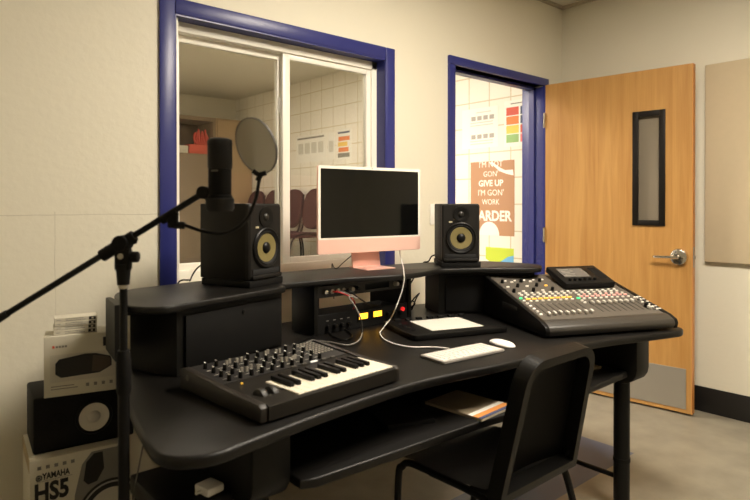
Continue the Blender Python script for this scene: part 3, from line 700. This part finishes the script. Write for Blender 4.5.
# ------------------------------------------------------------------ chair
ch = thing('music_chair', 'black moulded music chair tucked under the front of the desk', 'chair', (1.500, -1.10, 0), 0)
lean = math.atan2(.085, .40)
def bkM(zs=1): return Matrix.Translation((0, -.185, .405)) @ Matrix.Rotation(lean, 4, 'X') @ XZ
def trap(w0, w1, h, r, ins=0):
    pts = []
    base = rrect(1, 1, .0001, 1)
    w0 -= 2 * ins; w1 -= 2 * ins
    out = []
    hh = h - ins
    bl = ins
    # bottom corners nearly square, top corners round
    out.append((w0 / 2, bl)); 
    for k in range(9):
        a = R(90 * k / 8); out.append((w1 / 2 - r + r * math.cos(a), hh - r + r * math.sin(a)))
    for k in range(9):
        a = R(90 + 90 * k / 8); out.append((-w1 / 2 + r + r * math.cos(a), hh - r + r * math.sin(a)))
    out.append((-w0 / 2, bl))
    return out
CH = mat('chair_plastic', (12, 11, 9), .42, spec=.22, bump=.25, bscale=400)
CHIN = mat('chair_shell', (16, 14, 11), .5, spec=.22, bump=.3, bscale=300)
o_ = trap(.392, .356, .412, .075); i_ = trap(.392, .356, .412, .055, .026)
part('backrest_rim', ch, CH, ring, o_, i_, -.022, .024, M4=bkM())
def shell(bm):
    t = bmesh.new(); poly = trap(.392, .356, .412, .055, .026); n = len(poly)
    # concave panel: grid between left and right outline
    rows = 14; cols = 12
    def half(y):
        w = .392 + (.356 - .392) * y / .412; w = w / 2 - .026; top = .412 - .026; r = .055
        if y > top - r: w -= r - math.sqrt(max(0, r * r - (y - top + r) ** 2))
        return w
    G = []
    for j in range(rows + 1):
        y = .022 + (.386 - .022) * j / rows; w = half(min(y, .3859)); G.append([t.verts.new((-w + 2 * w * k / cols, y, -.020 + .018 * (1 - (2 * k / cols - 1) ** 2) * -1)) for k in range(cols + 1)])
    for a, b in zip(G, G[1:]):
        for k in range(cols): t.faces.new((a[k], a[k + 1], b[k + 1], b[k]))
    r_ = bmesh.ops.solidify(t, geom=t.faces[:], thickness=.005)
    bmesh.ops.recalc_face_normals(t, faces=t.faces)
    bmesh.ops.transform(t, matrix=bkM(), verts=t.verts); merge(bm, t)
part('backrest', ch, CHIN, shell)
def seat(bm):
    t = bmesh.new(); N = 16
    G = []
    for j in range(N + 1):
        row = []
        for k in range(N + 1):
            u, v = 2 * k / N - 1, 2 * j / N - 1
            x = u * math.sqrt(1 - .18 * v * v * abs(v)) if abs(v) > .0 else u; y = v * math.sqrt(1 - .18 * u * u * abs(u))
            z = .430 - .014 * (1 - u * u) * (1 - v * v) - (.016 * max(0, v - .6) / .4)
            row.append(t.verts.new((x * .215, .008 + y * .185, z)))
        G.append(row)
    for a, b in zip(G, G[1:]):
        for k in range(N): t.faces.new((a[k], a[k + 1], b[k + 1], b[k]))
    bmesh.ops.solidify(t, geom=t.faces[:], thickness=.018); bmesh.ops.recalc_face_normals(t, faces=t.faces); merge(bm, t)
part('seat', ch, CH, seat)
for s in (-1, 1):
    part('leg', ch, BLKMETAL, tube, [(s * .185, .06, .402), (s * .192, .145, .402), (s * .198, .172, .385), (s * .203, .186, .34), (s * .188, .215, .012)], .0115)
    part('leg', ch, BLKMETAL, tube, [(s * .185, .06, .400), (s * .184, -.10, .400), (s * .184, -.160, .385), (s * .188, -.19, .33), (s * .20, -.27, .012)], .0115)
    part('back_post', ch, BLKMETAL, tube, [(s * .180, -.10, .412), (s * .178, -.165, .418), (s * .176, -.188, .44), (s * .1755, -.192, .455)], .0115)
for (x, y) in ((-.222, .215), (.222, .215), (-.20, -.27), (.20, -.27)): part('glide', ch, RUBBER, cyl, (x, y, 0), (x, y, .02), .014, bev=.002)
part('cross_bar', ch, BLKMETAL, tube, [(-.186, -.178, .398), (.186, -.178, .398)], .0115, smooth=0)
part('cross_bar', ch, BLKMETAL, tube, [(-.19, .10, .400), (.19, .10, .400)], .010, smooth=0)

# ------------------------------------------------------------------ microphone stand, microphone, pop filter
D = 1.27
pb = pd(123.5, 300, D); px_, py_ = pb.x, pb.y
ms = thing('microphone_stand', 'black boom microphone stand left of the desk', 'microphone stand', (px_, py_, 0))
part('base', ms, BLKMETAL, lathe, [(0, 0), (.068, 0), (.068, .012), (.060, .024), (.03, .034), (.02, .05), (0, .05)], (0, 0, 0))
zs0 = pd(124, 392, D).z; zs1 = pd(124, 352, D).z; zc = pd(123, 243, D).z
part('lower_tube', ms, BLKMETAL, cyl, (0, 0, .04), (0, 0, zs0 + .01), .0118)
part('clutch_sleeve', ms, BLKM, lathe, [(0, zs0 - .004), (.013, zs0 - .004), (.0155, zs0 + .004), (.0155, zs1 - .02), (.0125, zs1 + .004), (0, zs1 + .004)], (0, 0, 0))
part('upper_tube', ms, BLKMETAL, cyl, (0, 0, zs1), (0, 0, zc - .05), .0082)
part('collar', ms, STEEL, cyl, (0, 0, zc - .098), (0, 0, zc - .090), .0105)
loc0 = Vector((px_, py_, 0))
bd = (pd(205, 192, D) - pd(0, 318, D)).normalized(); bc = pd(123, 243, D) - loc0; toC = -FW
def head(bm):
    cyl(bm, (0, 0, zc - .090), (0, 0, zc - .045), .0125, .016); box(bm, (0, 0, zc - .035), (.034, .022, .05), Matrix.Rotation(-YAW, 3, 'Z'), .006)
h_ = part('boom_clutch', ms, BLKM, head)
part('boom_holder', h_, BLKM, lambda bm: (cyl(bm, bc - bd * .055, bc + bd * .03, .0135, .0135, bev=.003), cyl(bm, bc - toC * .02, bc + toC * .022, .017, bev=.003)))
kk = bc + Vector((0, 0, -.03)) + RT * .018
part('clutch_knob', h_, BLKM, lambda bm: (cyl(bm, kk, kk + RT * .016, .012, bev=.003), cyl(bm, kk - RT * .014 + Vector((0, 0, .03)), kk + RT * .01 + Vector((0, 0, .034)), .006)))
part('clutch_rivet', h_, STEEL, cyl, bc + Vector((0, 0, -.028)) + toC * .008, bc + Vector((0, 0, -.028)) + toC * .015, .006)
b0_ = pd(-60, 355, D) - loc0; b1_ = pd(204, 192.5, D) - loc0
part('boom_arm', ms, BLKMETAL, cyl, b0_, b1_, .0068)
gp = pd(8, 313, D) - loc0
part('boom_grip', ms, RUBBER, cyl, b0_ - bd * .02, gp, .0105, .0085, 16, .002)
cl = pd(169, 216, D) - loc0
part('boom_joint', ms, BLKM, lambda bm: cyl(bm, cl - bd * .02, cl + bd * .02, .0095, bev=.002))
tip = pd(204, 192.5, D) - loc0
part('swivel_mount', ms, BLKM, lambda bm: (cyl(bm, tip - toC * .014, tip + toC * .014, .014, bev=.003), tube(bm, [tip, pd(209, 199, D) - loc0, pd(211, 205, D) - loc0], .008)))
mb, mt_ = pd(220, 203, D), pd(219.5, 137.5, D)
mic = thing('condenser_microphone', 'black side address condenser microphone on the boom arm in front of the window', 'microphone', mb)
ax = (mt_ - mb); ml_ = ax.length; r0 = .0262
part('body', mic, BLKM, lathe, [(0, -.006), (.018, -.006), (.024, 0), (.0275, .006), (.0275, .014), (.0245, .018), (.0245, ml_ * .50), (.0235, ml_ * .52), (0, ml_ * .52)])
part('grille', mic, GRILLE, lathe, [(0, ml_ * .52), (.0248, ml_ * .52), (.0262, ml_ * .54), (.0262, ml_ * .88), (.0268, ml_ * .885), (.0268, ml_ * .93), (.025, ml_ * .965), (.018, ml_ * .99), (0, ml_)])
part('mark', mic, GREYP, box, Vector((0, 0, ml_ * .485)) - RT * .005 + toC * .0245, (.014, .0015, .004), Matrix.Rotation(-YAW, 3, 'Z'))
part('stand_clip', mic, RUBBER, lambda bm: lathe(bm, [(.026, -.018), (.030, -.012), (.030, .008), (.027, .012), (.0265, .012)]))
pf = thing('pop_filter', 'round grey mesh pop filter on a gooseneck beside the microphone', 'pop filter', pd(173, 221, D))
pl = pf.location.copy()
pc = pd(256, 146, D); nrm2 = (FW * -.74 + (RT * -.87 + UPC * -.49) * .67).normalized()
part('clamp', pf, BLKM, lambda bm: (box(bm, (0, 0, 0), (.022, .016, .03), Matrix.Rotation(-YAW, 3, 'Z') , .004), cyl(bm, (0, 0, -.008), RT * .026 + Vector((0, 0, -.010)), .008, bev=.002)))
def mk(x, y): return pd(x, y, D) - pl
part('gooseneck', pf, BLKMETAL, tube, [mk(180, 223), mk(190, 227), mk(204, 231.5), mk(222, 233), mk(238, 227), mk(249, 215), mk(256, 198), mk(258.5, 184), mk(260, 178)], .0038)
part('ring_mount', pf, BLKM, lambda bm: (cyl(bm, mk(257.5, 181), mk(261, 174), .006, bev=.001), tube(bm, [mk(253, 171), mk(259, 174.5), mk(266, 173)], .0055)))
rg = part('ring', pf, mat('grey_ring', (70, 66, 60), .6), lathe, [(.0612, -.0025), (.0628, -.0025), (.0628, .0025), (.0612, .0025), (.0612, -.0025)], pc - pl, nrm2, 48)
part('mesh_screen', rg, POPMESH, lathe, [(0, -.0008), (.061, -.0008), (.061, .0008), (0, .0008)], pc - pl, nrm2, 48)

# ------------------------------------------------------------------ boxes and speaker stacked at the left end
bh = thing('speaker_carton', 'tall white speaker carton printed HS5, bottom of the stack by the wall', 'box', (.358, -.349, 0), -6)
part('carton', bh, CARD, bx2, (0, 0, 0), (.275, .25, .477), .003)
part('flap_edge', bh, CARDB, lambda bm: (bx2(bm, (-.0006, .004, .440), (.002, .246, .4765))))
pr_ = part('printed_speaker', bh, INKG, prism, [(.118, .12), (.118, .345), (.138, .435), (.165, .468), (.274, .468), (.274, .12)], 0, .0008, M4=front(0))
part('printed_tweeter', bh, INK, prism, [(.142, .385), (.150, .440), (.172, .462), (.196, .462), (.200, .41), (.180, .375), (.155, .370)], .0008, .0014, M4=front(0))
def disc(bm, cx, cz, rx, rz, n0, n1): prism(bm, [(cx + rx * math.cos(2 * PI * k / 40), cz + rz * math.sin(2 * PI * k / 40)) for k in range(40)], n0, n1, M4=front(0))
part('printed_woofer', bh, INK, disc, .222, .275, .098, .098, .0008, .0014)
part('printed_woofer_edge', bh, mat('pale_grey_ink', (170, 166, 158), .6), lambda bm: ring(bm, [(.222 + .090 * math.cos(2 * PI * k / 40), .275 + .090 * math.sin(2 * PI * k / 40)) for k in range(40)], [(.222 + .085 * math.cos(2 * PI * k / 40), .275 + .085 * math.sin(2 * PI * k / 40)) for k in range(40)], .0014, .0018, M4=front(0)))
part('printed_cone', bh, CARD, disc, .222, .275, .070, .070, .0014, .002)
text_part('brand_text', 'YAMAHA', .0255, INK, bh, (.033, -.0008, .417), (PI / 2, 0, 0), .0008, 'LEFT', .68)
part('brand_emblem', bh, INK, lambda bm: (ring(bm, [(.024 + .0085 * math.cos(2 * PI * k / 24), .423 + .0085 * math.sin(2 * PI * k / 24)) for k in range(24)], [(.024 + .0064 * math.cos(2 * PI * k / 24), .423 + .0064 * math.sin(2 * PI * k / 24)) for k in range(24)], 0, .0008, M4=front(0)),
     [box(bm, Vector((.024, -.0006, .423)), (.0016, .001, .015), Matrix.Rotation(R(a), 3, 'Y')) for a in (0, 60, 120)]))
part('rule_line', bh, INKG, bx2, (.018, -.0008, .4115), (.112, 0, .4125))
text_part('model_text', 'HS5', .074, INK, bh, (.011, -.0008, .354), (PI / 2, 0, 0), .0028, 'LEFT', .74)
part('small_icons', bh, INKG, lambda bm: [bx2(bm, (.020 + k * .022, -.0008, .447), (.030 + k * .022, 0, .457)) for k in range(5)])
hs = thing('studio_monitor', 'black studio monitor with white cone lying on its side on the white carton', 'speaker', (.374, -.312, .478), -6)
part('cabinet', hs, BLKM, bx2, (0, 0, 0), (.285, .205, .170), .007)
part('woofer_surround', hs, BLK, lambda bm: lathe(bm, [(.054, 0), (.052, .004), (.047, .005), (.042, .002)], (.166, 0, .084), (0, -1, 0), 40))
part('woofer_cone', hs, mat('white_cone', (214, 208, 194), .5), lambda bm: lathe(bm, [(.0435, .004), (.030, .0015), (.018, .0008), (0, .0008)], (.166, 0, .084), (0, -1, 0), 40))
part('dust_cap', hs, mat('cone_cap', (196, 190, 180), .4), lambda bm: lathe(bm, [(.019, .001), (.015, .005), (.008, .008), (0, .009)], (.166, 0, .084), (0, -1, 0), 24))
part('tweeter', hs, BLKM, lambda bm: lathe(bm, [(.028, 0), (.026, .0015), (.013, .0006), (.010, .002), (0, .003)], (.065, 0, .086), (0, -1, 0), 28))
wb = thing('product_carton', 'white product carton with picture of a black device, standing on the sideways speaker', 'box', (.402, -.332, .648), -14)
wb.location = (.400, -.330, .648)
part('carton', wb, CARD, bx2, (0, 0, 0), (.200, .10, .182), .002)
part('printed_panel', wb, mat('pale_grey_print', (196, 190, 176), .6), bx2, (.016, -.0008, .044), (.196, 0, .126))
part('printed_device', wb, INK, prism, [(.030, .068), (.030, .100), (.040, .112), (.110, .122), (.140, .120), (.180, .108), (.184, .098), (.184, .078), (.150, .060), (.045, .056)], .0008, .0014, M4=front(0))
part('printed_device_end', wb, mat('dark_brown_ink', (70, 58, 50), .6), prism, [(.128, .066), (.132, .116), (.176, .106), (.181, .098), (.181, .079), (.150, .064)], .0014, .002, M4=front(0))
part('red_mark', wb, REDI, bx2, (.022, -.0008, .146), (.028, 0, .154)); part('caption_line', wb, INKG, lambda bm: [bx2(bm, (.031 + k * .008, -.0007, .147), (.037 + k * .008, 0, .153)) for k in range(4)])
part('black_tab', wb, INK, bx2, (.160, -.0008, .140), (.186, 0, .168))
part('small_print', wb, INKG, lambda bm: ([bx2(bm, (.018, -.0007, .022 + j * .008), (.09 - j * .01, 0, .0245 + j * .008)) for j in range(2)], [bx2(bm, (.112 + k * .022, -.0007, .022), (.121 + k * .022, 0, .032)) for k in range(4)]))
tops = [('white slim carton with black end label, topmost of the small stack', .5), ('white slim carton, second from the top of the small stack', -1), ('white slim carton, third from the top of the small stack', 1.2), ('white slim carton, lowest of the small stack on the product carton', 0)]
proto = None
for i in range(4):
    lab = tops[3 - i][0]; ps_ = (.428 + .0006 * i, -.322 - .0005 * i, .830 + i * .0128); rz_ = -12 + tops[3 - i][1]
    if proto is None:
        proto = thing('slim_carton', lab, 'box', ps_, rz_, 'slim white cartons stacked by the wall')
        part('carton', proto, CARD, bx2, (0, 0, .0003), (.118, .060, .0127), .001, 1)
        part('end_label', proto, INK, bx2, (.094, -.0006, .002), (.113, 0, .0112)); part('window_dot', proto, CARD, bx2, (.101, -.001, .004), (.107, -.0004, .009))
        part('small_print', proto, INKG, lambda bm: (bx2(bm, (.030, -.0006, .0035), (.085, 0, .0048)), bx2(bm, (.030, -.0006, .0085), (.078, 0, .0098)), bx2(bm, (.006, -.0006, .006), (.018, 0, .0072))))
    else: dup(proto, ps_, rz_, lab)
# equipment case and white adapter under the left end of the desk
ec = thing('equipment_case', 'black equipment case under the left end of the desk', 'case', (.52, -.80, 0), 0)
part('body', ec, BLKM, bx2, (-.018, -.225, .0), (.132, .018, .52), .006)
part('lid', ec, BLK, bx2, (-.021, -.23, .50), (.135, .022, .548), .006)
part('handle', ec, RUBBER, tube, [(.05, -.224, .44), (.05, -.25, .43), (.05, -.25, .36), (.05, -.224, .35)], .007)
ad_ = thing('power_adapter', 'white plastic power adapter on the black case under the desk', 'adapter', (.612, -.992, .548), 12)
part('body', ad_, WHITEP, bx2, (-.024, -.026, 0), (.024, .026, .020), .005); part('cord_stub', ad_, WHITEP, cyl, (-.024, 0, .010), (-.038, 0, .010), .004)

# ------------------------------------------------------------------ next room, seen through the window and the doorway
PX_ = W + .03
def poster(name, label, cat, y0, y1, z0, z1, m):      # y0: left edge as seen (far), y1: right edge (near)
    t = thing(name, label, cat, (PX_, y0, z0), -90)    # local x runs to the right as seen, local y into the wall
    part('sheet', t, m, bx2, (0, -.002, 0), (y0 - y1, 0, z1 - z0)); return t
def pbox(t, name, m, x0, x1, z0, z1, th=.0028): part(name, t, m, bx2, (x0, -th, z0), (x1, -.0018, z1))
t = poster('calendar_sheet', 'white printed calendar sheet left in the doorway view', 'poster', .95, .58, 1.685, 2.01, PAPER)
for j, zz in enumerate((.225, .075)):
    for k in range(4): pbox(t, 'printed_block', mat('mid_ink', (168, 164, 156), .7) if (j, k) == (0, 0) else bpy.data.materials['mid_ink'], .10 + k * .062, .145 + k * .062, zz, zz + .035)
    pbox(t, 'printed_rule', mat('faint_ink', (206, 202, 192), .7), .09, .32, zz - .022, zz - .014); pbox(t, 'printed_rule', bpy.data.materials['faint_ink'], .09, .32, zz - .044, zz - .036)
pbox(t, 'printed_rule', bpy.data.materials['faint_ink'], .15, .30, .285, .293)
t = poster('color_chart', 'paper chart of red, orange, yellow and green bands at the right of the doorway view', 'poster', .52, .25, 1.675, 2.03, PAPER)
for k, m_ in enumerate((GRNI, YELI, ORNG, REDI)): pbox(t, 'color_band', m_, .02, .135, .03 + k * .070, .092 + k * .070)
for k, m_ in enumerate((PINKI, REDI, NAVYI, NAVYI)): pbox(t, 'color_band', m_, .150, .25, .03 + k * .070, .092 + k * .070)
pbox(t, 'printed_rule', INKG, .06, .22, .325, .333)
py0 = .857; t = poster('motivational_poster', 'brown poster reading GIVE UP in white letters, seen through the doorway', 'poster', py0, .425, .98, 1.572, POSTERB)
for s, zz, sz, b_, sx_ in (("I'M NOT", .545, .068, 0, .95), ("GON'", .470, .062, 0, .95), ('GIVE UP', .394, .068, .0022, 1.0), ("I'M GON'", .318, .068, 0, .95), ('WORK', .246, .062, 0, .9), ('HARDER', .118, .112, .0036, .92)):
    text_part('poster_line', s, sz, WHITEINK, t, (.205 if s != 'HARDER' else .206, -.0022, zz), (PI / 2, 0, 0), b_, 'CENTER', sx_)
part('printed_drum', t, WHITEINK, lambda bm: prism(bm, [(.190 + .100 * math.cos(R(a)), .0 + .108 * math.sin(R(a))) for a in range(0, 181, 9)], .002, .0030, M4=XZ))
part('printed_horn', t, WHITEINK, lambda bm: (prism(bm, [(.20, .580), (.215, .590), (.30, .535), (.345, .515), (.42, .515), (.425, .47), (.36, .485), (.29, .510)], .002, .0029, M4=XZ)))
t = poster('leaflet', 'green, white and blue leaflet low on the block wall seen through the doorway', 'poster', .70, .43, .70, .885, LIME)
part('blue_swoosh', t, SKYI, lambda bm: prism(bm, [(.10, 0), (.27, 0), (.27, .13), (.22, .12), (.15, .08)], .002, .003, M4=XZ)); part('white_swoosh', t, PAPER, lambda bm: prism(bm, [(0, 0), (.10, 0), (.06, .06), (0, .09)], .002, .003, M4=XZ))
t = poster('notice_sheet', 'white notice with grey print, leftmost of the papers seen through the right pane', 'poster', 3.46, 2.86, 1.70, 2.01, PAPER)
pbox(t, 'printed_rule', INKG, .03, .55, .265, .285)
for k in range(4): pbox(t, 'printed_block', bpy.data.materials['faint_ink'], .05 + k * .13, .15 + k * .13, .10, .22)
t = poster('notice_sheet', 'white notice with a round drawing beside the coloured paper seen through the right pane', 'poster', 2.84, 2.72, 1.71, 2.0, PAPER)
pbox(t, 'printed_block', bpy.data.materials['faint_ink'], .02, .10, .08, .2)
t = poster('color_notice', 'orange and yellow printed notice seen through the right pane of the window', 'poster', 2.69, 2.43, 1.70, 2.015, PAPER)
for k, m_ in enumerate((INKG, ORNG, YELI, ORNG)): pbox(t, 'color_band', m_, .03 + .01 * (k % 2), .23 - .02 * (k % 3), .02 + k * .058, .065 + k * .058)
pbox(t, 'printed_rule', NAVYI, .03, .23, .27, .29)
# brown wardrobes on the far wall
cbn = thing('wardrobe_cabinet', 'tall brown cabinet with an open upper shelf at the far end of the next room', 'cabinet', (2.70, YN - .46, 0))
part('body', cbn, BROWNC, bx2, (-.62, 0, 0), (.56, .455, 1.84)); part('back_board', cbn, BROWND, bx2, (-.62, .44, 1.84), (.56, .455, 2.24)); part('top_board', cbn, BROWNC, bx2, (-.62, 0, 2.24), (.56, .455, 2.29))
for x in (-.62, .53): part('side_board', cbn, BROWNC, bx2, (x, 0, 1.84), (x + .03, .44, 2.24))
for x0, x1 in ((-.60, -.02), (-.01, .54)):
    o = part('door', cbn, BROWNC, bx2, (x0, -.018, .06), (x1, 0, 1.82), .003); part('knob', o, STEEL, cyl, (x1 - .04, -.018, .95), (x1 - .04, -.04, .95), .012)
cb2 = thing('wardrobe_cabinet', 'lighter brown closed cabinet in the far corner beside the block wall', 'cabinet', (3.49, YN - .46, 0))
LBR = mat('light_brown_cabinet', (168, 142, 108), .6, noise=.06, nscale=3)
part('body', cb2, LBR, bx2, (-.225, 0, 0), (.27, .455, 2.29)); o = part('door', cb2, LBR, bx2, (-.21, -.018, .06), (.255, 0, 2.26), .003); part('knob', o, STEEL, cyl, (-.17, -.018, 1.0), (-.17, -.04, 1.0), .012)
bm = bmesh.new(); bx2(bm, (2.60, YN - .44, 1.84), (2.92, YN - .14, 1.93), .003); tag(obj('storage_box', bm, CARD), 'white flat box on the open shelf of the brown cabinet', 'box')
bm = bmesh.new(); bx2(bm, (2.935, YN - .44, 1.84), (3.215, YN - .14, 1.95), .003); tag(obj('storage_box', bm, REDI), 'red flat box on the open shelf of the brown cabinet', 'box')
bm = bmesh.new()
for k in range(7): tube(bm, [(3.05 + .02 * k, YN - .40, 1.955), (3.02 + .03 * k, YN - .38, 2.02), (3.04 + .022 * k + .02 * (k % 2), YN - .36, 2.10 + .02 * (k % 3)), (3.07 + .02 * k, YN - .33, 2.03), (3.06 + .02 * k, YN - .30, 1.958)], .012, 6, 4)
tag(obj('crumpled_cloth', bm, mat('red_cloth', (206, 84, 70), .8)), 'pale red crumpled ribbon cloth on top of the red box', 'cloth')
# maroon chairs along the block wall
def stack_chair(label, loc, rz, group):
    t = thing('padded_chair', label, 'chair', loc, rz, group)
    def pad(bm, w, h, d, M4): prism(bm, rrect(w, h, min(w, h) * .44, 8), -d / 2, d / 2, bev=.012, M4=M4)
    part('backrest', t, MAROON, pad, .37, .44, .05, Matrix.Translation((0, .22, .70)) @ Matrix.Rotation(R(-10), 4, 'X') @ XZ)
    part('seat', t, MAROON, lambda bm: prism(bm, rrect(.375, .42, .06, 5), .40, .45, bev=.012))
    for s in (-1, 1):
        part('frame_leg', t, BLKMETAL, tube, [(s * .188, -.22, .0), (s * .188, -.17, .395), (s * .188, .17, .395), (s * .188, .20, .0)], .010)
        part('back_upright', t, BLKMETAL, tube, [(s * .178, .12, .41), (s * .178, .19, .50), (s * .178, .25, .86)], .010)
    return t
lc = thing('low_cabinet', 'low dark grey cabinet along the block wall under the maroon chairs', 'cabinet', (3.46, 3.58, 0))
part('body', lc, mat('dark_grey_laminate', (58, 56, 54), .5), bx2, (-.30, -.86, 0), (.30, .82, .455), .004)
part('top', lc, mat('grey_laminate_top', (84, 80, 74), .45), bx2, (-.315, -.875, .455), (.312, .834, .480), .003)
for k in range(4):
    o = part('door', lc, bpy.data.materials['dark_grey_laminate'], bx2, (-.318, -.855 + k * .418, .03), (-.300, -.445 + k * .418, .445), .003); part('pull', o, STEEL, bx2, (-.330, -.66 + k * .418, .40), (-.318, -.60 + k * .418, .41))
names = ['nearest the notices', 'second from the notices', 'third from the notices', 'nearest the brown cabinets']
src = None
for i, nm in enumerate(names):
    lab = 'maroon padded chair %s, standing on the low cabinet beyond the window' % nm
    L3 = (3.44, 2.93 + i * .42, .480)
    if src is None: src = stack_chair(lab, L3, -90, 'maroon chairs standing along the block wall')
    else: dup(src, L3, -90, lab)

# ------------------------------------------------------------------ world
w = bpy.data.worlds.new('world'); S.world = w; w.use_nodes = True
w.node_tree.nodes['Background'].inputs[0].default_value = (1, .9, .75, 1); w.node_tree.nodes['Background'].inputs[1].default_value = .05
